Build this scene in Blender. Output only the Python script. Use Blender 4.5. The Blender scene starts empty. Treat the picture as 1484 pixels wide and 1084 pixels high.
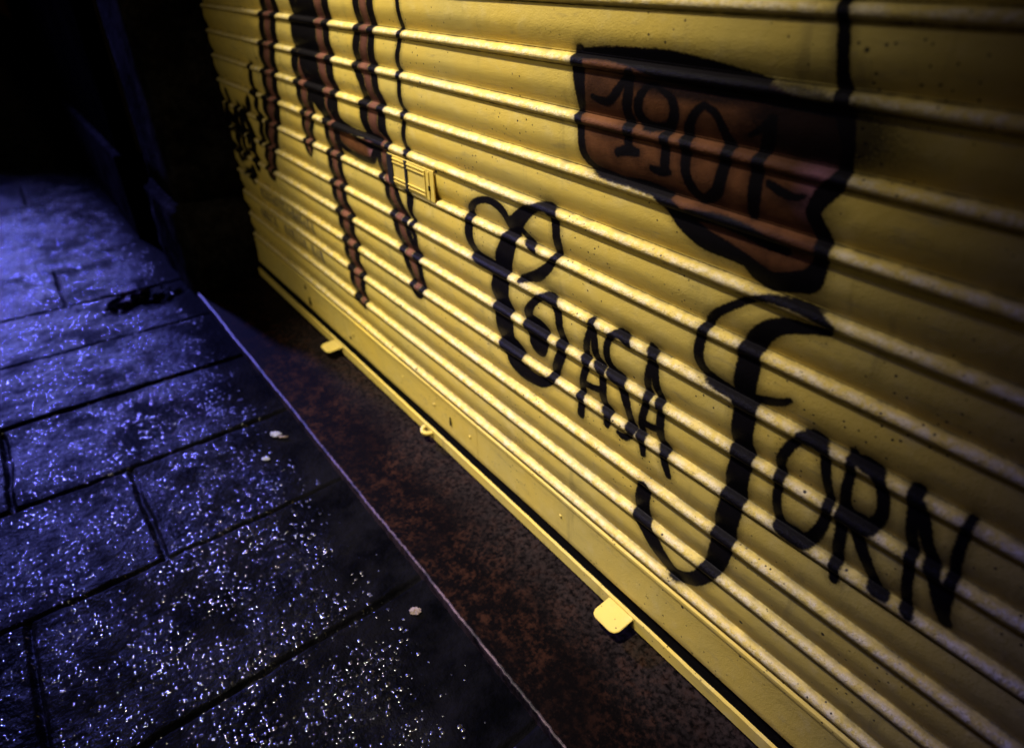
import bpy, bmesh, math, random
import numpy as np
from mathutils import Matrix, Vector
rng = np.random.default_rng(7); random.seed(7)
S = 0.82                       # metres per calibration unit (camera stands 0.82 m from the shutter)
ZP = -1.73                     # pavement level in calibration units
def W(x, y, z): return Vector((x*S, y*S, (z-ZP)*S))
scene = bpy.context.scene
C = scene.collection

# ------------------------------------------------------------------ camera
F = 918.79; PX, PY = 791.5, 491.5
EX = np.array([0.63936211, 0.389907, -0.66271308]); EY = np.array([0.76879854, -0.30977697, 0.55945244]); EZ = np.array([0.01284117, -0.86718554, -0.49781959])
R = np.array([EX, EY, EZ]).T            # world -> camera (image x right, y down, z forward)
CAM = np.array([0.0, -S, -ZP*S])
cd = bpy.data.cameras.new('camera'); cam = bpy.data.objects.new('camera', cd); C.objects.link(cam)
m = Matrix.Identity(4)
for i in range(3):
    m[i][0] = R[0, i]; m[i][1] = -R[1, i]; m[i][2] = -R[2, i]; m[i][3] = CAM[i]
cam.matrix_world = m
cd.sensor_fit = 'HORIZONTAL'; cd.sensor_width = 36; cd.lens = F/1484*36
cd.shift_x = -(PX-742)/1484; cd.shift_y = -(542-PY)/1484
cd.clip_start = 0.02; cd.clip_end = 500
cd.dof.use_dof = True; cd.dof.focus_distance = 1.30; cd.dof.aperture_fstop = 1.8; cd.dof.aperture_blades = 0
scene.camera = cam

# ------------------------------------------------------------------ material helpers
def mat(name):
    mt = bpy.data.materials.new(name); mt.use_nodes = True
    nt = mt.node_tree; nt.nodes.clear()
    out = nt.nodes.new('ShaderNodeOutputMaterial'); b = nt.nodes.new('ShaderNodeBsdfPrincipled')
    nt.links.new(b.outputs[0], out.inputs[0])
    return mt, nt, b
class G:
    def __init__(s, nt): s.nt = nt
    def n(s, t, **k):
        o = s.nt.nodes.new(t)
        for a, v in k.items(): setattr(o, a, v)
        return o
    def put(s, sock, v):
        if isinstance(v, (int, float)): sock.default_value = v
        elif isinstance(v, tuple):
            sock.default_value = v if len(v) == len(sock.default_value) else v + (1,)
        else: s.nt.links.new(v, sock)
    def math(s, op, a, b=0.0, c=None):
        o = s.n('ShaderNodeMath', operation=op); s.put(o.inputs[0], a); s.put(o.inputs[1], b)
        if c is not None: s.put(o.inputs[2], c)
        return o.outputs[0]
    def ss(s, v, a, b):                  # smoothstep a -> b
        o = s.n('ShaderNodeMapRange', interpolation_type='SMOOTHSTEP')
        s.put(o.inputs[0], v); o.inputs[1].default_value = a; o.inputs[2].default_value = b
        return o.outputs[0]
    def mix(s, f, a, b):
        o = s.n('ShaderNodeMix', data_type='RGBA'); s.put(o.inputs[0], f); s.put(o.inputs[6], a); s.put(o.inputs[7], b)
        return o.outputs[2]
    def noise(s, scale, detail=4, rough=.55, vec=None):
        o = s.n('ShaderNodeTexNoise'); o.inputs['Scale'].default_value = scale; o.inputs['Detail'].default_value = detail; o.inputs['Roughness'].default_value = rough
        if vec is not None: s.nt.links.new(vec, o.inputs['Vector'])
        return o.outputs[0]
    def pos(s, sc=(1, 1, 1)):
        g = s.n('ShaderNodeNewGeometry')
        mp = s.n('ShaderNodeMapping'); mp.inputs['Scale'].default_value = sc
        s.nt.links.new(g.outputs['Position'], mp.inputs[0]); return mp.outputs[0]
    def attr(s, name): return s.n('ShaderNodeAttribute', attribute_name=name).outputs['Fac']
    def bump(s, h, strength, dist):
        o = s.n('ShaderNodeBump'); o.inputs['Strength'].default_value = strength; o.inputs['Distance'].default_value = dist
        s.nt.links.new(h, o.inputs['Height']); return o.outputs[0]

YEL = (0.62, 0.452, 0.082)
def yellow_metal(name, painted):
    mt, nt, b = mat(name); g = G(nt); P = g.pos()
    big = g.noise(3.2, 3, .6, P); mid = g.noise(22, 5, .6, P); fine = g.noise(330, 3, .6, P); grit = g.noise(620, 2, .5, P)
    col = g.mix(g.ss(big, .3, .72), YEL, (0.53, 0.415, 0.105))
    col = g.mix(g.math('MULTIPLY', g.ss(mid, .5, .75), .4), col, (0.64, 0.52, 0.20))
    # grime: grey smears and specks of worn paint
    streak = g.noise(9, 5, .65, g.pos((1, 1, 4)))
    col = g.mix(g.math('MULTIPLY', g.ss(streak, .55, .78), .6), col, (0.22, 0.18, 0.09))
    run = g.noise(26, 4, .6, g.pos((1, 1, .10)))     # thin dirty runs down the metal
    col = g.mix(g.math('MULTIPLY', g.math('MULTIPLY', g.ss(run, .57, .70), g.ss(big, .42, .62)), .34), col, (0.16, 0.125, 0.05))
    scr = g.noise(60, 2, .5, g.pos((.12, 1, 3.5)))   # scuffs along the slats
    col = g.mix(g.math('MULTIPLY', g.math('MULTIPLY', g.ss(scr, .66, .72), g.ss(mid, .48, .6)), .5), col, (0.30, 0.25, 0.13))
    if painted:
        ledge = g.attr('ledge')       # dust and worn paint lying on the bead of each slat
        dust = g.math('MULTIPLY', ledge, g.ss(g.noise(45, 5, .7, P), .40, .62))
        col = g.mix(g.math('MULTIPLY', dust, .75), col, (0.66, 0.575, 0.38))
        pit = g.math('MULTIPLY', ledge, g.ss(g.noise(260, 3, .7, P), .57, .66))
        col = g.mix(g.math('MULTIPLY', pit, .55), col, (0.16, 0.13, 0.07))
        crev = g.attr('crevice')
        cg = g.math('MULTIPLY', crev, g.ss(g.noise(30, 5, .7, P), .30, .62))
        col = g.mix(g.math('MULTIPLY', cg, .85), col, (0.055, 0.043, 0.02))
    v = g.n('ShaderNodeTexVoronoi'); v.inputs['Scale'].default_value = 64; nt.links.new(P, v.inputs['Vector'])
    speck = g.math('MULTIPLY', g.ss(g.math('ADD', v.outputs['Distance'], g.math('MULTIPLY', fine, .12)), .21, .17), g.ss(g.noise(5, 2, .5, P), .44, .58))
    col = g.mix(speck, col, (0.03, 0.024, 0.015))
    v2 = g.n('ShaderNodeTexVoronoi'); v2.inputs['Scale'].default_value = 11; nt.links.new(P, v2.inputs['Vector'])
    chip = g.ss(g.math('ADD', v2.outputs['Distance'], g.math('MULTIPLY', mid, .16)), .135, .115)
    col = g.mix(chip, col, (0.02, 0.016, 0.012))
    rough = g.math('ADD', .40, g.math('MULTIPLY', mid, .2))
    if painted:
        edge = g.math('MULTIPLY', g.math('SUBTRACT', g.noise(160, 3, .7, P), .5), .007)
        dbr = g.math('ADD', g.attr('brown'), edge); dbk = g.math('ADD', g.attr('black'), edge)
        brown = g.ss(dbr, .0025, -.0025)
        bc = g.mix(g.ss(g.noise(14, 4, .6, P), .35, .7), (0.125, 0.052, 0.022), (0.072, 0.029, 0.013))
        pk = g.attr('pink')
        bc = g.mix(g.math('MULTIPLY', pk, .8), bc, (0.36, 0.16, 0.22))
        col = g.mix(brown, col, bc)
        mist = g.math('MULTIPLY', g.attr('mist'), g.math('ADD', .55, g.math('MULTIPLY', g.noise(300, 3, .7, P), .9)))
        black = g.ss(dbk, .0046, -.0026)
        spray = g.math('MULTIPLY', g.ss(dbk, .030, .0), g.ss(g.noise(420, 2, .5, P), .60, .70))   # overspray dots
        spray = g.math('MAXIMUM', g.math('MULTIPLY', spray, .75), g.math('MULTIPLY', g.ss(dbk, .018, -.002), .38))
        gs = g.attr('stencil')
        col = g.mix(g.math('MULTIPLY', gs, .97), col, (0.06, 0.055, 0.06))
        bk = g.math('MAXIMUM', g.math('MAXIMUM', black, spray), g.math('MINIMUM', mist, .93))
        col = g.mix(bk, col, (0.005, 0.0043, 0.0052))
        rough = g.math('SUBTRACT', rough, g.math('MULTIPLY', black, .08))
    h = g.math('ADD', g.math('MULTIPLY', fine, .5), g.math('MULTIPLY', mid, 1.2))
    h = g.math('ADD', h, g.math('MULTIPLY', grit, .25))
    if painted:
        h = g.math('ADD', h, g.math('MULTIPLY', ledge, g.math('MULTIPLY', g.noise(150, 4, .7, P), 2.6)))
    nt.links.new(col, b.inputs['Base Color']); g.put(b.inputs['Roughness'], rough)
    nt.links.new(g.bump(h, .7, .0018), b.inputs['Normal'])
    g.put(b.inputs['Specular IOR Level'], g.math('SUBTRACT', .28, g.math('MULTIPLY', g.math('MAXIMUM', bk, brown), .235)) if painted else .28)
    return mt
M_SLAT = yellow_metal('yellow_painted_slats', True)
M_YEL = yellow_metal('yellow_painted_steel', False)

def simple(name, c1, c2, scale, rough, bump=.4, dist=.003, metal=0.0, spec=.4, coord=(1, 1, 1)):
    mt, nt, b = mat(name); g = G(nt); P = g.pos(coord)
    n1 = g.noise(scale, 6, .65, P); n2 = g.noise(scale*7, 4, .6, P)
    f = g.ss(g.math('ADD', g.math('MULTIPLY', n1, .7), g.math('MULTIPLY', n2, .3)), .38, .64)
    nt.links.new(g.mix(f, c1, c2), b.inputs['Base Color'])
    g.put(b.inputs['Roughness'], g.math('ADD', rough, g.math('MULTIPLY', n2, .15)))
    nt.links.new(g.bump(g.math('ADD', n1, g.math('MULTIPLY', n2, .5)), bump, dist), b.inputs['Normal'])
    b.inputs['Metallic'].default_value = metal; b.inputs['Specular IOR Level'].default_value = spec
    return mt
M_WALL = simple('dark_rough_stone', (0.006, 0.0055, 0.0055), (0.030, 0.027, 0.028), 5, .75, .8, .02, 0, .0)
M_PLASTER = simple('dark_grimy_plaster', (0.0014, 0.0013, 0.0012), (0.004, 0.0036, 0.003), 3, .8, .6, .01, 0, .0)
M_DARK = simple('dark_matte', (0.0012, 0.001, 0.001), (0.004, 0.0035, 0.003), 60, .9, .4, .003, 0, .05)
M_EDGE_HIGHLIGHT = simple('edge_highlight_steel', (0.004, 0.0035, 0.004), (0.07, 0.045, 0.055), 14, .42, .6, .002, .8, .5)  # pinkish metal for the strip that stands in for the step edge highlight
M_PAPER = simple('pale_wet_paper', (0.16, 0.16, 0.18), (0.26, 0.26, 0.29), 40, .5)
M_BUTT = simple('tan_filter_paper', (0.12, 0.085, 0.07), (0.2, 0.15, 0.13), 90, .6)

def granite():
    mt, nt, b = mat('dark_red_granite'); g = G(nt); P = g.pos()
    n1 = g.noise(24, 6, .7, P); n2 = g.noise(85, 5, .7, P); n3 = g.noise(4.5, 4, .6, P); n4 = g.noise(300, 3, .6, P)
    sp = g.math('MULTIPLY', g.ss(g.math('ADD', g.math('MULTIPLY', n1, .55), g.math('MULTIPLY', n2, .45)), .46, .66), g.math('ADD', .35, g.ss(n3, .38, .62)))
    col = g.mix(sp, (0.0014, 0.0009, 0.0008), (0.020, 0.0078, 0.0042))
    # worn, dusty strip along the shutter
    sx = g.n('ShaderNodeSeparateXYZ'); nt.links.new(P, sx.inputs[0])
    du = g.math('MULTIPLY', g.ss(g.math('ADD', sx.outputs[1], g.math('MULTIPLY', n3, .16)), -.12, .06), g.ss(n2, .35, .62))
    col = g.mix(g.math('MULTIPLY', du, .6), col, (0.024, 0.018, 0.0165))
    col = g.mix(g.math('MULTIPLY', g.ss(n4, .62, .72), .35), col, (0.03, 0.017, 0.013))
    nt.links.new(col, b.inputs['Base Color'])
    g.put(b.inputs['Roughness'], g.math('ADD', .55, g.math('MULTIPLY', n2, .25)))
    nt.links.new(g.bump(n2, .35, .002), b.inputs['Normal'])
    b.inputs['Specular IOR Level'].default_value = .015
    return mt
M_GRAN = granite()

def wet_stone():
    mt, nt, b = mat('wet_slate_paving'); g = G(nt); P = g.pos()
    n1 = g.noise(7, 6, .65, P); n2 = g.noise(75, 3, .6, P); n3 = g.noise(230, 2, .6, P)
    col = g.mix(g.ss(n1, .35, .7), (0.0008, 0.0008, 0.0011), (0.0040, 0.0038, 0.0052))
    nt.links.new(col, b.inputs['Base Color'])
    sx = g.n('ShaderNodeSeparateXYZ'); nt.links.new(P, sx.inputs[0])
    # the strip under the shop front is dry, the open pavement is wet
    wet = g.ss(g.math('ADD', sx.outputs[1], g.math('MULTIPLY', g.math('SUBTRACT', g.noise(5, 4, .6, P), .5), .28)), -.36, -.60)
    # rain stands on the stone as small domes of water, thinning out towards the shop front
    def domes(scale, r0, seedscale):
        v = g.n('ShaderNodeTexVoronoi'); v.inputs['Scale'].default_value = scale
        wv = g.n('ShaderNodeVectorMath', operation='ADD'); nt.links.new(P, wv.inputs[0]); wv.inputs[1].default_value = (seedscale, 0, 0)
        fl = g.n('ShaderNodeVectorMath', operation='MULTIPLY'); nt.links.new(wv.outputs[0], fl.inputs[0]); fl.inputs[1].default_value = (1, 1, .15)
        nt.links.new(fl.outputs[0], v.inputs['Vector'])
        sep = g.n('ShaderNodeSeparateColor'); nt.links.new(v.outputs['Color'], sep.inputs[0])
        rad = g.math('MULTIPLY', r0, g.math('ADD', .55, g.math('MULTIPLY', sep.outputs[0], .6)))
        q = g.math('DIVIDE', v.outputs['Distance'], rad)
        dome = g.math('MAXIMUM', 0.0, g.math('SUBTRACT', 1.0, g.math('MULTIPLY', q, q)))
        keep = g.math('LESS_THAN', sep.outputs[1], g.math('MULTIPLY', g.math('MULTIPLY', wet, .85), g.ss(g.noise(9, 4, .65, P), .36, .60)))
        return g.math('MULTIPLY', dome, keep)
    d1 = domes(64, .36, 0.0); d2 = domes(98, .36, 3.3)
    dome = g.math('MAXIMUM', d1, g.math('MULTIPLY', d2, .7))
    isw = g.ss(dome, .0, .06)
    patch = g.math('MULTIPLY', g.ss(g.noise(4.5, 6, .68, P), .40, .62), g.ss(g.noise(38, 4, .7, P), .30, .66))   # film of water broken by drier, rougher stone
    g.put(b.inputs['Roughness'], g.math('SUBTRACT', .60, g.math('ADD', g.math('MULTIPLY', wet, .24), g.math('MULTIPLY', isw, .27))))
    g.put(b.inputs['Specular IOR Level'], g.math('ADD', .003, g.math('ADD', g.math('MULTIPLY', g.math('MULTIPLY', wet, patch), .034), g.math('MULTIPLY', isw, .85))))
    h = g.math('ADD', g.math('MULTIPLY', g.math('MULTIPLY', n2, 1.6), g.math('SUBTRACT', 1.0, isw)), g.math('MULTIPLY', dome, .50))
    h = g.math('ADD', h, g.math('MULTIPLY', n3, g.math('MULTIPLY', .35, g.math('SUBTRACT', 1.0, isw))))
    nt.links.new(g.bump(h, 1.0, .0026), b.inputs['Normal'])
    return mt
M_PAVE = wet_stone()

# ------------------------------------------------------------------ object helpers
def tag(o, label=None, cat=None, group=None, kind=None):
    if label: o['label'] = label
    if cat: o['category'] = cat
    if group: o['group'] = group
    if kind: o['kind'] = kind
    return o
def empty(name, loc, label, cat, group=None):
    o = bpy.data.objects.new(name, None); C.objects.link(o); o.location = loc; o.empty_display_size = .1
    return tag(o, label, cat, group)
def link(name, me, material, parent=None, smooth=False):
    o = bpy.data.objects.new(name, me); C.objects.link(o)
    me.materials.append(material)
    if parent is not None:
        o.parent = parent; o.matrix_parent_inverse = Matrix.Translation(parent.location).inverted()
    if smooth:
        me.polygons.foreach_set('use_smooth', np.ones(len(me.polygons), bool))
    return o
def from_bm(name, bm, material, parent=None, smooth=False):
    me = bpy.data.meshes.new(name); bm.normal_update(); bm.to_mesh(me); bm.free()
    return link(name, me, material, parent, smooth)
def bm_box(bm, x0, x1, y0, y1, z0, z1, bev=0.0, seg=2):
    r = bmesh.ops.create_cube(bm, size=1); vs = r['verts']
    bmesh.ops.scale(bm, vec=(x1-x0, y1-y0, z1-z0), verts=vs)
    bmesh.ops.translate(bm, vec=((x0+x1)/2, (y0+y1)/2, (z0+z1)/2), verts=vs)
    if bev:
        es = list({e for v in vs for e in v.link_edges})
        bmesh.ops.bevel(bm, geom=es, offset=bev, segments=seg, profile=.6, affect='EDGES')
def box(name, x0, x1, y0, y1, z0, z1, material, parent=None, bev=0.0):
    bm = bmesh.new(); bm_box(bm, x0, x1, y0, y1, z0, z1, bev); return from_bm(name, bm, material, parent)
def grid_mesh(name, V, nu, nv, keep=None, normals=None, attrs=None, flip=False):
    """V: (nu*nv,3) vertices, quads between them; keep: bool (nu-1,nv-1)."""
    idx = np.arange(nu*nv).reshape(nu, nv)
    q = np.stack([idx[:-1, :-1], idx[1:, :-1], idx[1:, 1:], idx[:-1, 1:]], -1)
    if flip: q = q[..., ::-1]
    q = q[keep] if keep is not None else q.reshape(-1, 4)
    used, inv = np.unique(q.ravel(), return_inverse=True)
    me = bpy.data.meshes.new(name)
    me.vertices.add(len(used)); me.vertices.foreach_set('co', V[used].astype(np.float32).ravel())
    n = len(q); me.loops.add(n*4); me.loops.foreach_set('vertex_index', inv.astype(np.int32).ravel())
    me.polygons.add(n); me.polygons.foreach_set('loop_start', np.arange(0, n*4, 4, dtype=np.int32))
    me.polygons.foreach_set('use_smooth', np.ones(n, bool))
    me.update(calc_edges=True)
    for k, a in (attrs or {}).items():
        at = me.attributes.new(k, 'FLOAT', 'POINT'); at.data.foreach_set('value', a[used].astype(np.float32))
    if normals is not None: me.normals_split_custom_set_from_vertices(normals[used].astype(np.float32).tolist())
    return me

# ------------------------------------------------------------------ slat profile (pitch units, v down from a joint, d inwards)
PROF = np.array([[0, .036], [.004, .085], [.012, .085], [.017, .062], [.025, .057], [.05, .055], [.08, .054], [.11, .053], [.14, .052], [.17, .051], [.20, .050], [.24, .050], [.28, .050], [.32, .051], [.36, .054],
    [.40, .059], [.44, .066], [.48, .075], [.52, .085], [.56, .096], [.60, .108], [.64, .121], [.68, .135], [.715, .147], [.745, .157], [.764, .164],
    [.770, .156], [.778, .163], [.785, .172], [.792, .164], [.800, .140], [.808, .112], [.820, .082], [.836, .052], [.855, .030], [.876, .013], [.902, .003], [.93, .0], [.952, .002], [.97, .009], [.985, .020], [.995, .032]])
PITCH_L = [.31, .19, .069, -.052, -.1715, -.2905, -.411, -.533, -.655, -.779, -.902, -1.027, -1.155, -1.286, -1.418]   # joints, calibration units
NP = len(PROF)
zs, ds, led, cre = [], [], [], []
for a, b_ in zip(PITCH_L[:-1], PITCH_L[1:]):
    p = a-b_
    for v, d in PROF:
        zs.append(a-v*p); ds.append(d*.1225)
        led.append(float(np.clip((v-.80)/.04, 0, 1)*np.clip((.965-v)/.05, 0, 1)))
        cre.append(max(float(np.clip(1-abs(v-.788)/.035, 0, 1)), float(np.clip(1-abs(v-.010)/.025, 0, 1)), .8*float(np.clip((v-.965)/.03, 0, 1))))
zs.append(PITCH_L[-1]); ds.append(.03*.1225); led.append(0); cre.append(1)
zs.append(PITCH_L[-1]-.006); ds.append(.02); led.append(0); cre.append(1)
zs = np.array(zs); ds = np.array(ds); led = np.array(led); cre = np.array(cre)
DSHIFT = 0.0
def depth_at(zu): return np.interp(-zu, -zs, ds)
def unproject(px, py):
    """photo pixel -> (x,z) on the corrugated shutter, calibration units"""
    d = R.T @ np.array([px-PX, py-PY, F]); y = np.linspace(-.002, .05, 160); t = (y+1)/d[1]
    z = t*d[2]; x = t*d[0]; h = y-depth_at(z)
    i = int(np.argmax(h >= 0)) if (h >= 0).any() else 60
    return x[i], z[i], t[i]
def scale_x(px, py):                      # pixels per calibration unit along x, at that spot
    x, z, t = unproject(px, py)
    a = R @ (np.array([x, 0, z])-np.array([0, -1, 0])); b2 = R @ (np.array([x+.01, 0, z])-np.array([0, -1, 0]))
    return float(np.hypot(*(b2[:2]/b2[2]*F-a[:2]/a[2]*F))/.01)
def catmull(P, n=10):
    P = np.array(P, float)
    if len(P) < 3: return np.array([P[0]+(P[-1]-P[0])*t for t in np.linspace(0, 1, n)])
    Q = np.vstack([2*P[0]-P[1], P, 2*P[-1]-P[-2]]); out = []
    for i in range(1, len(Q)-2):
        for t in np.linspace(0, 1, n, endpoint=False):
            out.append(.5*((2*Q[i])+(-Q[i-1]+Q[i+1])*t+(2*Q[i-1]-5*Q[i]+4*Q[i+1]-Q[i+2])*t*t+(-Q[i-1]+3*Q[i]-3*Q[i+1]+Q[i+2])*t**3))
    out.append(P[-1]); return np.array(out)

class Zoom:                               # points read off an enlarged crop of the photograph
    def __init__(s, ox, oy, k): s.o = (ox, oy); s.k = k
    def __call__(s, *pts): return [(s.o[0]+p[0]/s.k, s.o[1]+p[1]/s.k)+tuple(p[2:]) for p in pts]
Z4 = Zoom(660, 270, 4.336); Z5 = Zoom(700, 400, 3.613); Z6 = Zoom(820, 90, 3.189); Z7 = Zoom(900, 410, 2.356); Z8 = Zoom(1090, 600, 3.613)
ZA = Zoom(190, 90, 3.613); ZB = Zoom(400, 90, 4.927); ZC = Zoom(300, 280, 4.335); ZL = Zoom(310, 90, 5.709)
WK = 1.16
def stroke(pts, w, smooth=True):
    """pts in photo pixels, w = stroke width in photo pixels across the stroke; returns polyline (x, z, halfwidth) in calibration units"""
    out = []; n = len(pts)
    for i, p in enumerate(pts):
        x, z, t = unproject(p[0], p[1]); ww = WK*(p[2] if len(p) > 2 else w)
        pr = lambda a, b_: (lambda c: c[:2]/c[2]*F)(R @ np.array([a, 1.004, b_]))
        J = np.stack([(pr(x+.01, z)-pr(x, z))/.01, (pr(x, z+.01)-pr(x, z))/.01], 1); Ji = np.linalg.inv(J)
        a = pts[max(0, i-1)]; b_ = pts[min(n-1, i+1)]
        tp = np.array([b_[0]-a[0], b_[1]-a[1]]); tp = tp/(np.hypot(*tp)+1e-9)
        tw = Ji @ tp; dw = Ji @ (np.array([-tp[1], tp[0]])*ww/2); tw = tw/np.hypot(*tw)
        out.append((x, z, abs(dw[0]*tw[1]-dw[1]*tw[0])))
    return catmull(out) if smooth else np.array(out)
def poly(pts):
    return catmull([unproject(*p[:2])[:2] for p in pts+[pts[0]]], 8)

LET = {}
LET['C'] = ('large curly black painted capital C', [
    stroke(Z4((345, 245), (300, 165), (245, 110), (185, 86), (125, 100), (100, 150), (82, 205), (86, 290), (112, 370), (165, 440), (230, 500), (285, 560)), 9.5),
    stroke(Z4((490, 415, 5), (478, 360, 7), (440, 300, 8), (395, 245, 9), (350, 205, 7)), 8),
    stroke(Z4((370, 255, 22), (420, 185, 20), (480, 145, 13), (540, 130, 12), (590, 150, 11), (628, 215, 10), (632, 290, 10), (645, 370, 11), (650, 430, 10), (610, 465, 10), (575, 520, 14), (510, 565, 16), (430, 575, 10)), 11),
    stroke(Z4((415, 190, 16), (375, 260, 20), (345, 320, 20), (318, 410, 22), (308, 500, 22), (290, 590, 22), (288, 680, 22), (295, 780, 21), (310, 880, 20), (335, 960, 19), (375, 1040, 17))+Z5((165, 430, 16), (205, 490, 15), (255, 530, 14), (310, 555, 14), (355, 545, 12), (385, 500, 12), (400, 440, 13), (410, 385, 13), (430, 340, 11), (405, 270, 9), (395, 195, 9), (355, 130, 10), (305, 112, 10), (258, 150, 11), (247, 210, 12), (268, 270, 18), (285, 310, 22), (292, 355, 20), (300, 382, 12)), 16),
])
LET['A'] = ('first small black painted letter A, right after the curly C', [
    stroke(Z5((567, 240, 8), (553, 320), (548, 400), (540, 455), (525, 540), (522, 610), (512, 660), (513, 722)), 9),
    stroke(Z5((570, 265, 7), (585, 350), (600, 420), (622, 465), (617, 500), (630, 580), (640, 660), (658, 720), (650, 775)), 9),
    stroke(Z5((530, 560), (575, 582), (622, 598)), 9)])
LET['S'] = ('small black painted letter S between two letters A', [
    stroke(Z5((757, 365, 7), (740, 318, 9), (700, 303, 11), (662, 330, 10), (648, 390, 9), (662, 450, 9), (690, 500, 10), (712, 555, 11), (742, 620, 10), (762, 700, 9), (782, 775, 9), (788, 805, 9), (765, 840, 10), (735, 838, 8), (710, 818, 5)), 9)])
LET['A2'] = ('second small black painted letter A, at the end of the word', [
    stroke(Z5((890, 365, 9), (882, 420), (870, 500), (868, 580), (860, 640), (840, 720), (838, 800), (826, 860), (840, 930, 7)), 10),
    stroke(Z5((893, 420), (902, 520), (915, 590), (938, 650), (922, 690), (930, 760), (938, 850), (962, 910), (952, 960), (972, 1040, 8)), 10),
    stroke(Z5((848, 770), (885, 790), (925, 805)), 10)])
LET['F'] = ('tall black painted capital F with a hooked foot', [
    stroke(Z7((715, 160, 9), (650, 108, 13), (560, 70, 11), (470, 55, 10), (390, 75, 12), (320, 110, 13), (278, 165, 14), (266, 230, 13), (280, 285, 12), (330, 330, 11), (400, 378, 10), (450, 405, 10)), 12),
    stroke(Z7((710, 172, 10), (640, 160, 14), (560, 150, 22), (500, 165, 28), (455, 215, 32), (435, 290, 32), (425, 370, 30), (420, 430, 30), (415, 530, 29), (408, 600, 30), (395, 680, 31), (378, 760, 32), (360, 830, 32), (340, 910, 32), (305, 975, 28), (250, 1010, 20), (190, 990, 15), (135, 925, 14), (95, 850, 15), (78, 780, 18), (80, 700, 18)), 28),
    stroke(Z7((430, 385, 12), (490, 400, 13), (545, 407, 12), (578, 402, 8)), 12)])
LET['O'] = ('black painted letter O right of the tall F', [
    stroke(Z7((625, 528, 12), (575, 560, 16), (547, 610, 15), (538, 670, 14), (532, 740, 12), (548, 810, 12), (590, 860, 14), (645, 872, 20), (685, 830, 18), (702, 775, 15), (718, 735, 13), (702, 650, 13), (690, 580, 14), (660, 535, 16), (610, 530, 14)), 14)])
LET['R'] = ('black painted letter R between the O and the N', [
    stroke(Z8((540, 195, 14), (515, 290, 15), (495, 400, 16), (480, 500, 16), (465, 620, 17), (452, 740, 17), (432, 860, 14)), 16),
    stroke(Z8((560, 225, 9), (615, 255, 14), (655, 330, 16), (690, 440, 17), (680, 530, 20), (630, 580, 20), (560, 575, 18), (505, 520, 15), (490, 450, 12)), 16),
    stroke(Z8((525, 590, 13), (570, 690, 15), (610, 800, 15), (650, 890, 13), (690, 960, 9)), 14)])
LET['N'] = ('black painted letter N, last of the word at the right edge', [
    stroke(Z8((872, 395, 22), (850, 520, 20), (838, 640, 18), (825, 760, 17), (812, 880, 16), (812, 980, 16), (815, 1060, 12)), 19),
    stroke(Z8((885, 480, 14), (905, 580, 18), (925, 690, 18), (945, 790, 20), (965, 900, 20), (985, 1000, 20), (1010, 1090, 18)), 18),
    stroke(Z8((1150, 560, 16), (1105, 660, 18), (1070, 770, 18), (1045, 870, 18), (1020, 970, 17), (1005, 1080, 16)), 17)])
SIGN_FILL = [poly(Z6((50, -60), (45, 40), (50, 150), (72, 215), (58, 300), (72, 430), (135, 490), (250, 545), (400, 600), (450, 670), (540, 760), (640, 850), (760, 915), (870, 965), (920, 1010), (1050, 1050), (1130, 1070), (1190, 985), (1200, 850), (1190, 720), (1205, 665), (1270, 600), (1330, 500), (1340, 320), (1330, 210), (1180, 190), (1070, 160), (960, 100), (820, 60), (640, 25), (480, -20), (300, -70)))]
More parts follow.
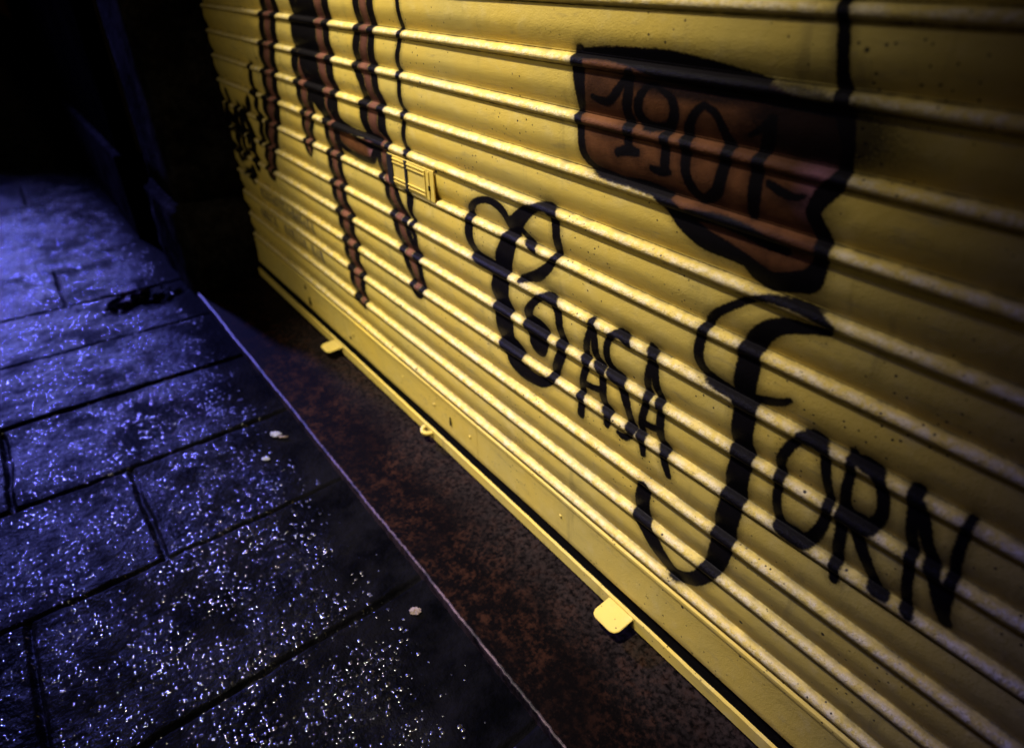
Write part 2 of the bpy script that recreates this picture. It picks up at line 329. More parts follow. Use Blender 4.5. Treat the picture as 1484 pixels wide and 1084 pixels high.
SIGN_INK = [
    stroke(Z6((75, -45, 14), (62, 40, 16), (70, 150, 12), (78, 230, 8), (72, 300, 9), (85, 420, 9), (140, 485, 9), (220, 525, 10), (320, 560, 9), (420, 600, 10)), 12),
    stroke(Z6((425, 610, 10), (470, 660, 14), (540, 730, 22), (640, 820, 26), (740, 870, 22), (830, 920, 18), (890, 975, 24), (960, 1015, 26), (1060, 1020, 30), (1130, 1010, 34), (1175, 940, 22), (1190, 860, 20), (1175, 760, 22), (1150, 690, 22), (1195, 620, 26), (1255, 560, 26), (1300, 480, 20), (1310, 400, 22), (1300, 300, 26), (1280, 220, 22)), 20),
    stroke(Z6((75, -40, 14), (200, -40, 18), (330, -20, 24), (430, 20, 28), (520, 60, 30), (640, 95, 30), (760, 120, 28), (880, 140, 26), (1000, 175, 22), (1120, 205, 20), (1240, 225, 22), (1330, 245, 14)), 26),
    stroke(Z6((330, -30, 20), (480, -10, 26), (640, 30, 28), (800, 80, 26), (920, 110, 20)), 24),
    stroke(Z6((1300, -330, 16), (1295, -180, 17), (1290, -80, 18), (1288, 0, 18), (1288, 80, 20), (1285, 150, 22), (1285, 220, 24)), 20),
    stroke(Z6((300, 545, 8), (400, 570, 10), (500, 610, 8)), 9),
    stroke(Z6((560, 700, 12), (700, 735, 16), (820, 780, 18), (930, 830, 18), (1020, 870, 14)), 16),
    stroke(Z6((940, 560, 10), (1000, 600, 14), (1060, 625, 12), (1110, 620, 8)), 12),
    # 1
    stroke(Z6((125, 160, 8), (165, 180, 12), (205, 180, 12), (240, 135, 12), (285, 70, 10)), 11),
    stroke(Z6((298, 60, 13), (290, 150, 13), (288, 230, 13), (286, 310, 12), (290, 380, 10)), 13),
    stroke(Z6((240, 418, 12), (285, 408, 16), (330, 418, 12)), 14),
    # 9
    stroke(Z6((455, 140, 9), (490, 170, 12), (505, 240, 13), (485, 320, 13), (465, 400, 12), (460, 480, 13)), 12),
    stroke(Z6((460, 140, 9), (415, 108, 10), (365, 130, 11), (338, 190, 12), (345, 245, 13), (390, 290, 13), (445, 300, 12), (485, 290, 10)), 11),
    stroke(Z6((400, 492, 10), (440, 508, 13), (480, 508, 10)), 12),
    # 0
    stroke(Z6((640, 200, 11), (595, 245, 12), (572, 320, 14), (553, 400, 14), (556, 500, 13), (585, 580, 13), (640, 630, 14), (700, 600, 17), (730, 500, 16), (752, 410, 15), (750, 350, 14), (705, 255, 12), (660, 210, 11), (635, 202, 11)), 13),
    # 1
    stroke(Z6((955, 262, 14), (920, 300, 12), (880, 325, 10), (850, 340, 6)), 11),
    stroke(Z6((962, 265, 14), (945, 350, 20), (912, 430, 18), (890, 520, 18), (875, 610, 18), (872, 700, 14)), 18)]
LEGS = {}
LEGS['first'] = ('dark brown painted leg nearest the dark jamb', [(ZL((440, -520, 22), (445, -160, 20), (445, 0, 20), (450, 80, 19), (458, 200, 19), (462, 330, 19), (466, 440, 18), (470, 530, 15), (475, 640, 14), (476, 740, 12), (485, 860, 10), (498, 945, 4)), 5)])
LEGS['second'] = ('short brown painted strip ending in a point', [(ZB((165, -480, 28), (180, -190, 26), (188, 0, 24), (195, 100, 22), (203, 190, 20), (212, 300, 17), (218, 380, 14), (216, 470, 13), (222, 570, 11), (245, 645, 4)), 4)])
LEGS['third'] = ('long brown painted strip with black edges reaching lowest', [(ZB((290, -480, 26), (310, -190, 24), (325, 0, 26), (350, 120, 24), (368, 200, 22), (378, 320, 22), (395, 440, 20), (398, 540, 17))+ZC((840, 40, 17), (865, 140, 17), (880, 230, 17), (900, 320, 16), (915, 410, 16), (940, 500, 15), (955, 590, 15), (982, 690, 6)), 4)])
LEGS['fourth'] = ('brown painted strip passing behind the lock plate', [(ZB((610, -480, 26), (630, -190, 24), (640, 0, 24), (650, 80, 24), (680, 220, 24), (690, 310, 26), (690, 420, 30), (730, 520, 24), (755, 580, 17), (770, 680, 15), (790, 780, 14), (810, 860, 14), (835, 950, 16))+ZC((1170, 20, 17), (1205, 150, 18), (1235, 250, 19), (1270, 370, 18), (1305, 480, 18), (1328, 580, 15)), 4)])
LEGS['diag'] = ('black painted strip slanting between two brown strips', [(ZB((200, -480, 22), (215, -150, 20), (240, 60, 20), (275, 170, 18), (305, 260, 15), (340, 340, 12)), 12)])
FOOT = [poly(ZB((425, 460), (470, 465), (520, 500), (570, 535), (640, 545), (700, 550), (720, 570), (700, 640), (680, 690), (600, 665), (520, 615), (460, 555)))]
FOOT_INK = [stroke(ZB((400, 330, 12), (440, 400, 11), (480, 455, 8), (530, 490, 6), (590, 512, 6), (660, 528, 6), (725, 555, 7), (735, 600, 7), (705, 660, 10), (685, 705, 10), (610, 685, 8), (520, 635, 7), (450, 570, 7), (430, 500, 7), (425, 450, 8)), 9),
            stroke(ZB((560, 535, 6), (620, 570, 5), (670, 600, 7), (715, 600, 10)), 6), stroke(ZB((660, 500, 7), (700, 530, 7), (740, 560, 6)), 7)]
CORD = [stroke(ZB((860, -480), (868, -180), (870, 10), (869, 90), (882, 160), (884, 240), (900, 300), (925, 345), (903, 385), (914, 450), (910, 530), (930, 600), (950, 630), (925, 650), (933, 720), (945, 800), (948, 870), (955, 940), (970, 985), (962, 1060))+ZC((1270, 10), (1288, 50), (1280, 110), (1305, 180), (1292, 230), (1308, 280), (1318, 340), (1342, 395)), 5.0)]
TAG = [stroke(ZL(*p), w) for w, p in ((4, ((100, 260), (130, 330), (120, 430), (170, 480), (160, 560))), (5, ((180, 380), (190, 480), (215, 560), (205, 650), (240, 720))), (5, ((230, 400), (235, 500), (260, 560), (250, 640), (260, 760))), (5, ((280, 320), (282, 400), (270, 480), (300, 560), (290, 660))), (4, ((140, 560), (200, 540), (270, 560), (320, 600))), (5, ((200, 740), (230, 800), (265, 780), (300, 720), (350, 760))), (6, ((330, 660), (340, 740), (345, 830), (370, 860))), (7, ((275, 895), (300, 900), (325, 905))), (8, ((335, 895), (325, 940), (318, 970))), (4, ((350, 320), (352, 400), (370, 480), (395, 520), (400, 620))), (4, ((280, 40), (300, 90), (310, 170), (330, 230), (335, 280))), (4, ((110, 420), (150, 640), (180, 700))), (4, ((210, 440), (300, 520), (330, 600))), (4, ((390, 520), (405, 600), (410, 650))))]

# ------------------------------------------------------------------ paint fields on the shutter grid
xr = np.concatenate([np.arange(-4.05, -2.9, .0075), np.arange(-2.9, -1.75, .0045), np.arange(-1.75, .62, .0026)])
NX, NZ = len(xr), len(zs)
XX, ZZ = np.meshgrid(xr, zs, indexing='ij')
BIG = .06
def field(): return np.full((NX, NZ), BIG)
def add_stroke(Fd, pl):
    """min signed distance to a variable width polyline, in calibration units"""
    for (x0, z0, r0), (x1, z1, r1) in zip(pl[:-1], pl[1:]):
        r = max(r0, r1)+BIG
        i0, i1 = np.searchsorted(xr, [min(x0, x1)-r, max(x0, x1)+r]); j1, j0 = len(zs)-np.searchsorted(zs[::-1], [min(z0, z1)-r, max(z0, z1)+r])
        if i1 <= i0 or j1 <= j0: continue
        X = XX[i0:i1, j0:j1]; Z = ZZ[i0:i1, j0:j1]
        dx, dz = x1-x0, z1-z0; L = dx*dx+dz*dz+1e-12
        t = np.clip(((X-x0)*dx+(Z-z0)*dz)/L, 0, 1)
        d = np.hypot(X-x0-t*dx, Z-z0-t*dz)-(r0+t*(r1-r0))
        np.minimum(Fd[i0:i1, j0:j1], d, out=Fd[i0:i1, j0:j1])
def add_poly(Fd, P):
    """signed distance to a closed polygon"""
    lo = P.min(0)-BIG; hi = P.max(0)+BIG
    i0, i1 = np.searchsorted(xr, [lo[0], hi[0]]); j1, j0 = len(zs)-np.searchsorted(zs[::-1], [lo[1], hi[1]])
    X = XX[i0:i1, j0:j1]; Z = ZZ[i0:i1, j0:j1]; ins = np.zeros(X.shape, bool); dm = np.full(X.shape, BIG)
    for (x0, z0), (x1, z1) in zip(P, np.roll(P, -1, 0)):
        if abs(z1-z0) > 1e-12:
            c = (z0 > Z) != (z1 > Z); ins ^= c & (X < (x1-x0)*(Z-z0)/(z1-z0)+x0)
        dx, dz = x1-x0, z1-z0; L = dx*dx+dz*dz+1e-12; t = np.clip(((X-x0)*dx+(Z-z0)*dz)/L, 0, 1)
        np.minimum(dm, np.hypot(X-x0-t*dx, Z-z0-t*dz), out=dm)
    np.minimum(Fd[i0:i1, j0:j1], np.where(ins, -dm, dm), out=Fd[i0:i1, j0:j1])
black = field(); brown = field(); pink = np.zeros((NX, NZ)); regions = []
for k, (lab, sts) in LET.items():
    f = field()
    for s in sts: add_stroke(f, s)
    black = np.minimum(black, f); regions.append(('painted_letter', lab, f))
f = field()
for P in SIGN_FILL: add_poly(f, P)
brown = np.minimum(brown, f)
f2 = field()
for s in SIGN_INK: add_stroke(f2, s)
black = np.minimum(black, f2); regions.append(('painted_date_panel', 'dark brown painted panel with the black number 1901', np.minimum(f, f2)))
LEGS['third'][1].append(LEGS.pop('diag')[1][0])
for k, (lab, items) in LEGS.items():
    f = field(); core = field()
    for pts, rim in items:
        pl = stroke(pts, 20); add_stroke(f, pl)
        inner = pl.copy(); fr = .36 if rim < 10 else .0
        inner[:, 2] *= fr
        if rim < 10: add_stroke(core, inner)
    black = np.minimum(black, np.maximum(f, -core-.0)); brown = np.minimum(brown, core)
    regions.append(('painted_strip', lab, f))
    # streak of violet paint in the middle of the brown
    pink = np.maximum(pink, np.clip(-core/.008, 0, 1)*.12)
f = field()
for P in FOOT: add_poly(f, P)
brown = np.minimum(brown, f); f2 = field()
for s in FOOT_INK: add_stroke(f2, s)
black = np.where(f < -.004, f2, np.minimum(black, f2)); regions.append(('painted_shoe', 'brown painted shoe shape between two strips', np.minimum(f, f2)))
tipx = unproject(*ZB((690, 640))[0][:2])
pink = np.maximum(pink, np.clip(1-np.hypot((XX-tipx[0])/.05, (ZZ-tipx[1])/.09), 0, 1))
for cx, cy, rx, rz in ((1170, 515, .05, .03), (1150, 640, .05, .05)):
    q = unproject(*Z6((cx, cy))[0][:2]); pink = np.maximum(pink, .9*np.clip(1-np.hypot((XX-q[0])/rx, (ZZ-q[1])/rz), 0, 1))
f = field()
for s in CORD: add_stroke(f, s)
black = np.minimum(black, f); regions.append(('painted_line', 'thin wavy black painted line crossing the lock plate', f))
f = field()
for s in TAG: add_stroke(f, s)
black = np.minimum(black, f); regions.append(('scribbled_tag', 'illegible black scribble beside the dark jamb', f))
mist = np.zeros((NX, NZ))
for cx, cy, rx, rz, a_ in ((1160, 310, .22, .10, 1.15), (1010, 150, .2, .035, 1.0), (560, 130, .30, .035, .95), (150, 130, .10, .06, .6), (780, 300, .10, .06, .5), (1090, 640, .10, .03, .8), (860, 800, .17, .022, .9), (200, 330, .12, .02, .5), (900, 250, .12, .04, .45), (480, 590, .12, .016, .7), (1160, 700, .05, .05, .6), (120, 120, .07, .06, .4), (880, 350, .07, .03, .7)):
    q = unproject(*Z6((cx, cy))[0][:2]); mist = np.maximum(mist, a_*np.clip(1.5*(1-np.hypot((XX-q[0])/rx, (ZZ-q[1])/rz)), 0, 1))
for cx, cy, rx, rz, a_ in ((580, 520, .05, .02, .5), (260, 560, .05, .016, .6), (620, 690, .05, .02, .2)):
    q = unproject(*Z4((cx, cy))[0][:2]); mist = np.maximum(mist, a_*np.clip(1.5*(1-np.hypot((XX-q[0])/rx, (ZZ-q[1])/rz)), 0, 1))
# two faded rows of small stencilled marks, too blurred to read
sten = np.zeros((NX, NZ)); sr = np.random.default_rng(3)
for (pm, pa, pb) in (((420, 318), (380, 290), (461, 345)), ((432, 351), (382, 322), (472, 380))):
    zm = unproject(*pm)[1]; ii_ = max(i for i in range(len(PITCH_L)) if PITCH_L[i] > zm-.02); cz = PITCH_L[ii_]-.048
    xa, xb = unproject(*pa)[0], unproject(*pb)[0]; n = 17; w = (xb-xa)/n
    for i in range(n):
        if sr.random() < .1: continue
        cx = xa+w*i
        for _ in range(7):
            if sr.random() < .5: dx0, dx1, dz0, dz1 = 0, w*.28, -.032, .032
            else: dx0, dx1 = 0, w*.75; dz0 = sr.choice([-.032, -.006, .020]); dz1 = dz0+.014
            ox = sr.uniform(0, w*.5) if dx1 < w*.5 else 0
            sten[(XX > cx+ox+dx0) & (XX < cx+ox+dx1) & (ZZ > cz+dz0) & (ZZ < cz+dz1)] = sr.uniform(.6, 1)
# small dents and sag so that the slats are not perfectly straight
wob = .0010*np.sin(XX*2.1+ZZ*7)+.0007*np.sin(XX*5.3+ZZ*17+1)
row = np.minimum(np.arange(NZ)//NP, len(PITCH_L)-2); jit = rng.normal(0, .0011, len(PITCH_L)); tilt = rng.normal(0, .0006, len(PITCH_L))
Y = np.broadcast_to(ds, (NX, NZ))+wob+jit[row][None, :]+tilt[row][None, :]*(XX+1.8)
V = np.stack([XX*S, Y*S, (ZZ-ZP)*S], -1)
dz = np.gradient(V, axis=1); dxv = np.gradient(V, axis=0)
N = np.cross(dz, dxv); N /= np.linalg.norm(N, axis=-1, keepdims=True)
if N[..., 1].mean() > 0: N = -N
V = V.reshape(-1, 3); N = N.reshape(-1, 3)
attrs = {'black': (black*S).ravel(), 'brown': (brown*S).ravel(), 'pink': pink.ravel(), 'mist': mist.ravel(), 'stencil': sten.ravel(),
         'ledge': np.tile(led, NX), 'crevice': np.tile(cre, NX)}
shutter = empty('roller_shutter', W(-1.8, 0, -1.68), 'yellow metal roller shutter sprayed with black lettering and brown painted shapes', 'roller shutter')
taken = np.zeros((NX-1, NZ-1), bool)
for name, lab, fl in regions:
    c = np.minimum(np.minimum(fl[:-1, :-1], fl[1:, :-1]), np.minimum(fl[:-1, 1:], fl[1:, 1:])) < .0
    c &= ~taken; taken |= c
    if c.any():
        tag(link(name, grid_mesh(name, V, NX, NZ, c, N, attrs, True), M_SLAT, shutter), lab)
link('slat_curtain', grid_mesh('slat_curtain', V, NX, NZ, ~taken, N, attrs, True), M_SLAT, shutter)
# backing so that no light leaks through the joints
box('shutter_backing', -4.02*S, .62*S, .05*S, .06*S, 0.03, (.31-ZP)*S, M_DARK, shutter)

# bottom rail: two lengths meeting at a welded seam, dark strip in the gap and lower angle bar
zc = lambda z: (z-ZP)*S
def rail(x0, x1, name='bottom_rail'):
    bm = bmesh.new()
    prof = [(.016, -1.4265), (.0005, -1.427), (-.0016, -1.429), (-.0024, -1.434), (-.0020, -1.441), (-.0006, -1.4445), (-.0002, -1.449), (0, -1.50), (.0008, -1.57), (.001, -1.588), (.004, -1.596), (.016, -1.600)]
    xs = np.linspace(x0, x1, max(2, int((x1-x0)/.05))); rows = []
    for x in xs:
        wy = .0012*math.sin(x*3.1)+.0008*math.sin(x*9)
        rows.append([bm.verts.new((x*S, (y+wy)*S, zc(z))) for y, z in prof])
    for a, b_ in zip(rows[:-1], rows[1:]):
        for j in range(len(prof)-1): bm.faces.new((a[j], a[j+1], b_[j+1], b_[j]))
    bm.faces.new(rows[0]); bm.faces.new(rows[-1][::-1])
    bmesh.ops.recalc_face_normals(bm, faces=bm.faces)
    o = from_bm(name, bm, M_YEL, shutter, True); o.data.set_sharp_from_angle(angle=math.radians(22)); return o
rail(-4.03, -1.5735); rail(-1.5715, .62)
box('gap_strip', -4.02*S, .62*S, .010*S, .04*S, zc(-1.668), zc(-1.58), M_DARK, shutter)  # near-black strip filling the gap between rail and bar
bm = bmesh.new()
prof = [(.03, -1.664), (-.002, -1.658), (-.004, -1.634), (-.0055, -1.630), (-.0125, -1.6295), (-.0148, -1.632), (-.0145, -1.676), (-.012, -1.680), (.03, -1.680)]
rows = []
for x in np.linspace(-4.03, .62, 240):
    wz = .0010*math.sin(x*4)+.0009*random.uniform(-1, 1)
    rows.append([bm.verts.new((x*S, (y+.0009*math.sin(x*2.3))*S, zc(z+(wz if k in (2, 3, 4, 5) else 0)))) for k, (y, z) in enumerate(prof)])
for a, b_ in zip(rows[:-1], rows[1:]):
    for j in range(len(prof)-1): bm.faces.new((a[j], a[j+1], b_[j+1], b_[j]))
bm.faces.new(rows[0]); bm.faces.new(rows[-1][::-1]); bmesh.ops.recalc_face_normals(bm, faces=bm.faces)
from_bm('angle_bar', bm, M_YEL, shutter, True).data.set_sharp_from_angle(angle=math.radians(30))
def tab(x, label):
    bm = bmesh.new(); w = .050; o0, o1 = -.006, -.094; zt, zb = -1.637, -1.642; r = .02
    pts = [(-w, o0), (-w, o1+r), (-w+r*.35, o1+r*.3), (-w+r, o1), (w-r, o1), (w-r*.35, o1+r*.3), (w, o1+r), (w, o0)]
    top = [bm.verts.new(((x+a)*S, b_*S, zc(zt-.006*(b_/o1)))) for a, b_ in pts]
    bot = [bm.verts.new(((x+a)*S, b_*S, zc(zb-.006*(b_/o1)))) for a, b_ in pts]
    bm.faces.new(top[::-1]); bm.faces.new(bot)
    for i in range(len(pts)): j = (i+1) % len(pts); bm.faces.new((top[i], top[j], bot[j], bot[i]))
    bmesh.ops.recalc_face_normals(bm, faces=bm.faces)
    bmesh.ops.bevel(bm, geom=list(bm.edges), offset=.0012, segments=2, affect='EDGES')
    tag(from_bm('lifting_tab', bm, M_YEL, shutter), label)
tab(-2.805, 'pale yellow flat tab sticking out of the lower bar'); tab(-.80, 'rough yellow flat tab low on the bar')
bm = bmesh.new()                                         # padlock eye: a flat plate with a round hole, seen edge on
ang = np.linspace(-math.pi/2, math.pi/2, 17); cx, cy = -1.915, -.016; ro, ri = .034, .019
def ringpt(a, r, z): return bm.verts.new(((cx+r*math.sin(a))*S, (cy-r*math.cos(a))*S, zc(z)))
A = [[ringpt(a, r, z) for a in ang] for r, z in ((ro, -1.640), (ro, -1.654), (ri, -1.654), (ri, -1.640))]
for i in range(16):
    for k in range(4): bm.faces.new((A[k][i], A[k][i+1], A[(k+1) % 4][i+1], A[(k+1) % 4][i]))
bmesh.ops.recalc_face_normals(bm, faces=bm.faces)
from_bm('padlock_eye', bm, M_YEL, shutter, True)
def rivet(x, z, r=.006):
    bm = bmesh.new(); bmesh.ops.create_uvsphere(bm, u_segments=12, v_segments=8, radius=r*S)
    bmesh.ops.scale(bm, vec=(1, .5, 1), verts=bm.verts); bmesh.ops.translate(bm, vec=(x*S, 0, zc(z)), verts=bm.verts)
    from_bm('rivet', bm, M_YEL, shutter, True)
for x, z in ((-1.879, -1.505), (-1.621, -1.51), (-2.134, -1.503), (-2.62, -1.505), (-3.1, -1.505), (-1.10, -1.507)): rivet(x, z)
def slot(x, z, h, w):
    bm = bmesh.new(); n = 12; vs = []
    for i in range(n):
        a = 2*math.pi*i/n; rr = 1+.25*math.sin(3*a+x*9)
        vs.append(((x+w*rr*math.cos(a))*S, (z, h*rr*math.sin(a))))
    f = [bm.verts.new((px, -.0024*S, zc(q[0]+q[1]))) for px, q in vs]; b2 = [bm.verts.new((px, .003*S, zc(q[0]+q[1]))) for px, q in vs]
    bm.faces.new(f); bm.faces.new(b2[::-1])
    for i in range(n): j = (i+1) % n; bm.faces.new((f[i], b2[i], b2[j], f[j]))
    bmesh.ops.recalc_face_normals(bm, faces=bm.faces)
    from_bm('paint_drip', bm, M_DARK, shutter)
slot(-1.756, -1.521, .020, .006); slot(-3.165, -1.548, .026, .014); slot(-3.20, -1.474, .014, .008); slot(-2.66, -1.545, .007, .009)

# lock plate on the slat, painted over with the rest
lp = bmesh.new()
x0, x1, z0, z1 = -2.05, -1.745, -.640, -.538
def pl_box(a, b_, c, d, y0, y1, bev=.0012): bm_box(lp, a*S, b_*S, y0*S, y1*S, zc(c), zc(d), bev)
pl_box(x0, x1, z0, z1, -.0015, .0035, .001)
lockplate = from_bm('lock_plate', lp, M_YEL, shutter)
def raised(nm, a, b_, c, d, y0, m=M_YEL):
    o = box(nm, a*S, b_*S, y0*S, -.0005*S, zc(c), zc(d), m, None, .0008)
    o.parent = lockplate; o.matrix_parent_inverse = Matrix.Identity(4); return o
for a, b_, c, d in ((-2.045, -1.80, -.551, -.546), (-2.045, -1.80, -.563, -.558), (-2.045, -1.80, -.618, -.613), (-2.045, -1.80, -.630, -.625), (-1.80, -1.795, -.632, -.545), (-1.775, -1.770, -.632, -.545), (-1.925, -1.918, -.613, -.563)):
    raised('moulding', a, b_, c, d, -.0048)
raised('keyhole', -1.775, -1.767, -.605, -.590, -.0060, M_DARK)
M_INK = simple('black_spray_paint', (0.006, 0.005, 0.007), (0.012, 0.011, 0.013), 80, .45)
for o_ in (raised('paint_mark', -1.928, -1.912, -.6395, -.5385, -.0056, M_INK), raised('paint_mark', -2.049, -2.012, -.6395, -.5385, -.0053, M_INK)): pass

# ------------------------------------------------------------------ doorstep
st = empty('stone_doorstep', W(-1.8, -.2, ZP), 'dark red speckled granite doorstep under the yellow shutter', 'doorstep')
bm = bmesh.new(); bm_box(bm, -4.0*S, .8*S, -.382*S, .06*S, -.05, zc(-1.69), .003, 2)
from_bm('step_slab', bm, M_GRAN, st)
nose = bmesh.new(); nx = np.linspace(-4.0, .8, 400); rws = []  # strip added to carry the highlight of the polished step edge
for x in nx:
    c = .0011*random.gauss(0, 1)+.0022*math.sin(x*8.1)*math.sin(x*3.3); e = .004+.0008*random.gauss(0, 1)
    rws.append([nose.verts.new((x*S, (y+c)*S, zc(z))) for y, z in ((-.3823, -1.6885), (-.3885+e*.0, -1.6883), (-.3910, -1.6905), (-.3920, -1.6945), (-.3920, -1.745))])
for a, b_ in zip(rws[:-1], rws[1:]):
    for j in range(4): nose.faces.new((a[j], a[j+1], b_[j+1], b_[j]))
bmesh.ops.recalc_face_normals(nose, faces=nose.faces)
tag(from_bm('edge_highlight_strip', nose, M_EDGE_HIGHLIGHT, st, True), 'thin metal strip added for the highlight along the step edge')

# ------------------------------------------------------------------ pavement: one large sheet, finely displaced where it is near
def vnoise(x, y, sc, seed):
    r = np.random.default_rng(seed); Gd = r.random((256, 256)); X = x*sc; Yy = y*sc
    i = np.floor(X).astype(int); j = np.floor(Yy).astype(int); u = X-i; v = Yy-j; u = u*u*(3-2*u); v = v*v*(3-2*v)
    g = lambda a, b_: Gd[a % 256, b_ % 256]
    return (g(i, j)*(1-u)+g(i+1, j)*u)*(1-v)+(g(i, j+1)*(1-u)+g(i+1, j+1)*u)*v-.5
px = np.concatenate([np.linspace(-60, -9, 40), np.arange(-8.8, -4.4, .05), np.arange(-4.4, .9, .0065), np.linspace(1.0, 30, 30)])
py = np.concatenate([np.linspace(-40, -2.6, 30), np.arange(-2.5, -1.5, .02), np.arange(-1.5, -.25, .0065), np.linspace(-.2, .6, 5)])
PXX, PYY = np.meshgrid(px, py, indexing='ij')
wx = PXX+.010*vnoise(PXX, PYY, 5, 1)+.008*vnoise(PXX, PYY, 19, 2); wy = PYY+.014*vnoise(PXX, PYY, 6, 3)
joint = np.array([-1.945, -2.54, -3.12, -3.75]); pit = .604
k = np.floor((wx+1.945)/pit+1e-9); fx = (wx+1.945)/pit-k; dj = np.minimum(fx, 1-fx)*pit
lj = np.where(np.mod(k, 4) == 3, -1.02, np.where(np.mod(k, 4) == 1, -1.62, -1.40)); dl = np.abs(wy-lj); dl2 = np.abs(wy-(lj-.95)); dl = np.minimum(dl, dl2)
wj = .013+.010*np.clip(vnoise(PXX, PYY, 7, 9)+.2, 0, 1)
groove = np.maximum(np.clip(1-dj/wj, 0, 1), np.clip(1-dl/(wj*.9), 0, 1))
groove = groove*groove*(3-2*groove)
inner = ((PXX > -9) & (PXX < 1) & (PYY > -2.5) & (PYY < -.2)).astype(float)
slabt = rng.normal(0, 1, 64)
h = .0030*vnoise(PXX, PYY, 14, 4)+.0017*vnoise(PXX, PYY, 34, 5)+.0012*vnoise(PXX, PYY, 75, 6)
ki = k.astype(int) % 64
slope = (fx-.5)*.008*slabt[ki]+.003*slabt[(ki+7) % 64]
h = (h+slope)*inner-.020*groove*inner
pitd = np.clip(1-np.hypot((PXX+4.17)/.17, (PYY+.66)/.22)+.5*vnoise(PXX, PYY, 12, 14)+.25*vnoise(PXX, PYY, 31, 15), 0, 1); h -= .05*np.clip(pitd*2.2, 0, 1)
near = np.clip((PYY+.55)/.16, 0, 1)           # flatter, dusty gutter strip along the step
h = h*(1-.55*near)+.003*near*inner
PV = np.stack([PXX*S, PYY*S, h], -1).reshape(-1, 3)
tag(link('pavement', grid_mesh('pavement', PV, len(px), len(py)), M_PAVE), kind='structure')
# ------------------------------------------------------------------ stone pillar and house fronts left of the shutter
def rough_block(name, x0, x1, y0, y1, z0, z1, material, parent, amp=.008, cell=.05, rad=.02, seed=0):
    bm = bmesh.new(); bm_box(bm, x0, x1, y0, y1, z0, z1)
    n = int(max(x1-x0, y1-y0, z1-z0)/cell); n = max(2, min(n, 26))
    bmesh.ops.bevel(bm, geom=list(bm.edges), offset=rad, segments=3, affect='EDGES')
    bmesh.ops.subdivide_edges(bm, edges=[e for e in bm.edges if e.calc_length() > cell*2], cuts=n, use_grid_fill=True)
    co = np.array([v.co for v in bm.verts])
    d = vnoise(co[:, 0]+co[:, 2]*.7, co[:, 1]+co[:, 2], 9, 30+seed)+.6*vnoise(co[:, 0]*1.3+co[:, 2], co[:, 1]-co[:, 2]*.8, 23, 31+seed)
    bm.normal_update()
    for v, k_ in zip(bm.verts, d): v.co += v.normal*float(k_)*amp
    return from_bm(name, bm, material, parent, True)
pil = empty('stone_pillar', W(-4.4, -.2, ZP), 'dark weathered stone pillar at the left end of the shutter', 'pillar')
rough_block('pillar_shaft', -4.72*S, -4.03*S, -.36*S, .35*S, .46, 4.2, M_WALL, pil, .006)
rough_block('pillar_base', -4.80*S, -4.0*S, -.40*S, .35*S, -.04, .455, M_WALL, pil, .016, .04, .03, 4)
hb = empty('house_front', W(-7.5, 0, ZP), 'dark plastered house front beyond the stone pillar', 'house')
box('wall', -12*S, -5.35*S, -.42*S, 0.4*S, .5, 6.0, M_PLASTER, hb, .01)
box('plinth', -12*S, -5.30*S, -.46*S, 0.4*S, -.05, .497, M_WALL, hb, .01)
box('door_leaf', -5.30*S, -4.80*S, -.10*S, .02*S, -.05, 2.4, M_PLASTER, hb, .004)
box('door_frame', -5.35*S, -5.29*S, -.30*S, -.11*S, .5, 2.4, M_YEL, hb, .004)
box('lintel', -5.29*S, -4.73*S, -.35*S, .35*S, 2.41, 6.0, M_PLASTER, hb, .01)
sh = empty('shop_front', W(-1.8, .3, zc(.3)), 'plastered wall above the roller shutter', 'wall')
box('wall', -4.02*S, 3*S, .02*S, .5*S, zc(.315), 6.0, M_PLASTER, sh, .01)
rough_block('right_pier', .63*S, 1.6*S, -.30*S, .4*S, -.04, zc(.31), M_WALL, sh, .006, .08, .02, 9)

# ------------------------------------------------------------------ litter
def scrap(name, xu, yu, r, seed, label, cat, m=M_PAPER, group=None):
    rr = random.Random(seed); bm = bmesh.new(); bmesh.ops.create_icosphere(bm, subdivisions=3, radius=r)
    for v in bm.verts:
        k_ = .75+.5*rr.random(); v.co = Vector((v.co.x*k_*1.5, v.co.y*k_, v.co.z*k_*.45))
    bmesh.ops.rotate(bm, cent=(0, 0, 0), matrix=Matrix.Rotation(rr.uniform(0, 3), 3, 'Z'), verts=bm.verts)
    bmesh.ops.translate(bm, vec=(xu*S, yu*S, r*.5), verts=bm.verts)
    return tag(from_bm(name, bm, m, None), label, cat, group)
scrap('paper_scrap', -2.385, -.497, .013, 1, 'crumpled pale paper scrap beside the tan cigarette butt', 'litter')
scrap('paper_scrap', -2.256, -.583, .008, 2, 'tiny pale paper pellet on the slab, farther from the step', 'litter')
scrap('dry_leaf', -1.241, -.47, .010, 3, 'small pale dry leaf below the doorstep edge near the front', 'litter', M_BUTT)
bm = bmesh.new(); bmesh.ops.create_cone(bm, cap_ends=True, segments=12, radius1=.004, radius2=.0038, depth=.03)
bmesh.ops.rotate(bm, cent=(0, 0, 0), matrix=Matrix.Rotation(math.pi/2, 3, 'Y') , verts=bm.verts)
bmesh.ops.rotate(bm, cent=(0, 0, 0), matrix=Matrix.Rotation(.9, 3, 'Z'), verts=bm.verts)
bmesh.ops.translate(bm, vec=(-2.345*S, -.478*S, .007), verts=bm.verts)
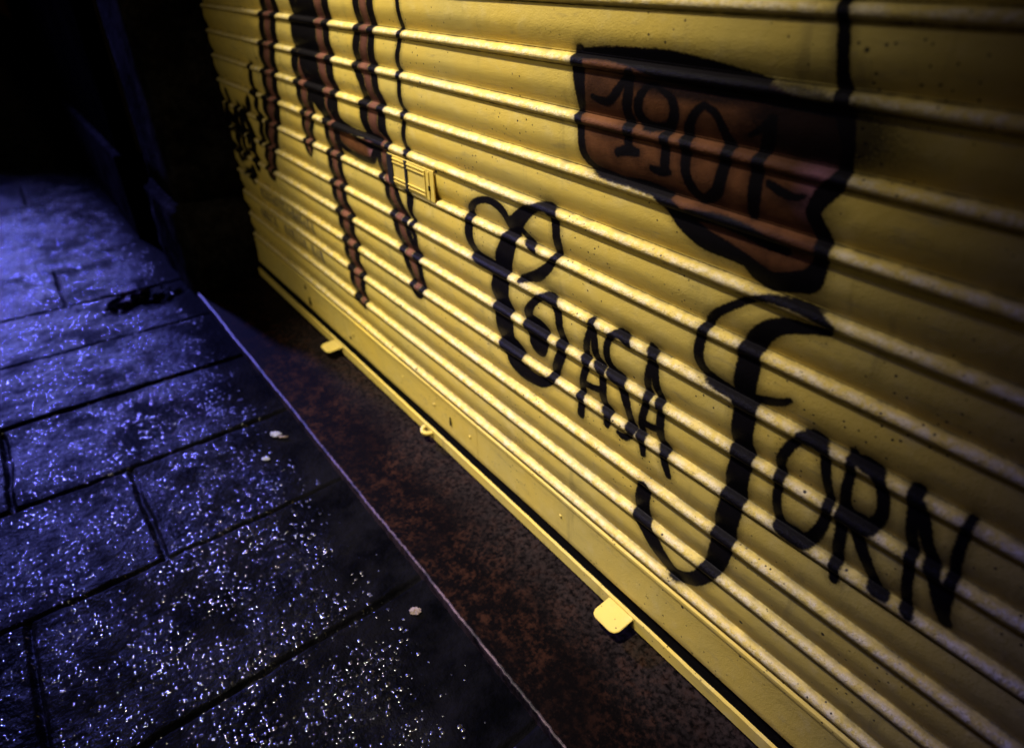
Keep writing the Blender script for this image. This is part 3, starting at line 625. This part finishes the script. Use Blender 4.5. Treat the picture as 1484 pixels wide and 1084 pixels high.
tag(from_bm('cigarette_butt', bm, M_BUTT, None, True), 'tan cigarette butt lying beside the doorstep', 'cigarette butt')

# ------------------------------------------------------------------ light: night sky, one street lamp, a blue shop light down the street, an added warm fill
w = bpy.data.worlds.new('World'); scene.world = w; w.use_nodes = True
bg = w.node_tree.nodes['Background']; sky = w.node_tree.nodes.new('ShaderNodeTexSky')
sky.sky_type = 'NISHITA'; sky.sun_disc = False; sky.sun_elevation = math.radians(1); sky.sun_rotation = math.radians(200)
w.node_tree.links.new(sky.outputs[0], bg.inputs[0]); bg.inputs[1].default_value = .004
def aim(o, frm, to):
    o.location = frm; o.rotation_euler = (Vector(to)-Vector(frm)).to_track_quat('-Z', 'Y').to_euler()
ld = bpy.data.lights.new('street_lamp', 'SPOT'); lo = bpy.data.objects.new('street_lamp', ld); C.objects.link(lo)
tgt = W(-1.75, 0, -.95); k_ = 3.0*S
aim(lo, (tgt.x-.55*k_, tgt.y-1.0*k_, tgt.z+2.9*k_), tgt)
ld.energy = 6200; ld.color = (1, .90, .72); ld.shadow_soft_size = .16; ld.spot_size = math.radians(20.3); ld.spot_blend = 1.0
bd = bpy.data.lights.new('blue_shop_light', 'SPOT'); bo = bpy.data.objects.new('blue_shop_light', bd); C.objects.link(bo)
bd.energy = 17500; bd.color = (.20, .21, 1.0); bd.shadow_soft_size = .40; bd.spot_size = math.radians(17.5); bd.spot_blend = 1.0
aim(bo, (-15.0, -2.3, 5.8), (-2.3, -1.05, 0))
fd = bpy.data.lights.new('warm_fill_across', 'SPOT'); fo = bpy.data.objects.new('warm_fill_across', fd); C.objects.link(fo)  # fill spot added to lift the shadows on the shutter, lamp itself unseen
fd.energy = 720; fd.color = (1, .87, .62); fd.shadow_soft_size = .4; fd.spot_size = math.radians(25); fd.spot_blend = 1.0
aim(fo, (-.6, -7.0, 4.4), W(-2.3, 0, -1.0))
scene.view_settings.view_transform = 'Standard'; scene.view_settings.look = 'None'; scene.view_settings.exposure = 0; scene.view_settings.gamma = 1
scene.cycles.use_denoising = True
scene.cycles.max_bounces = 5
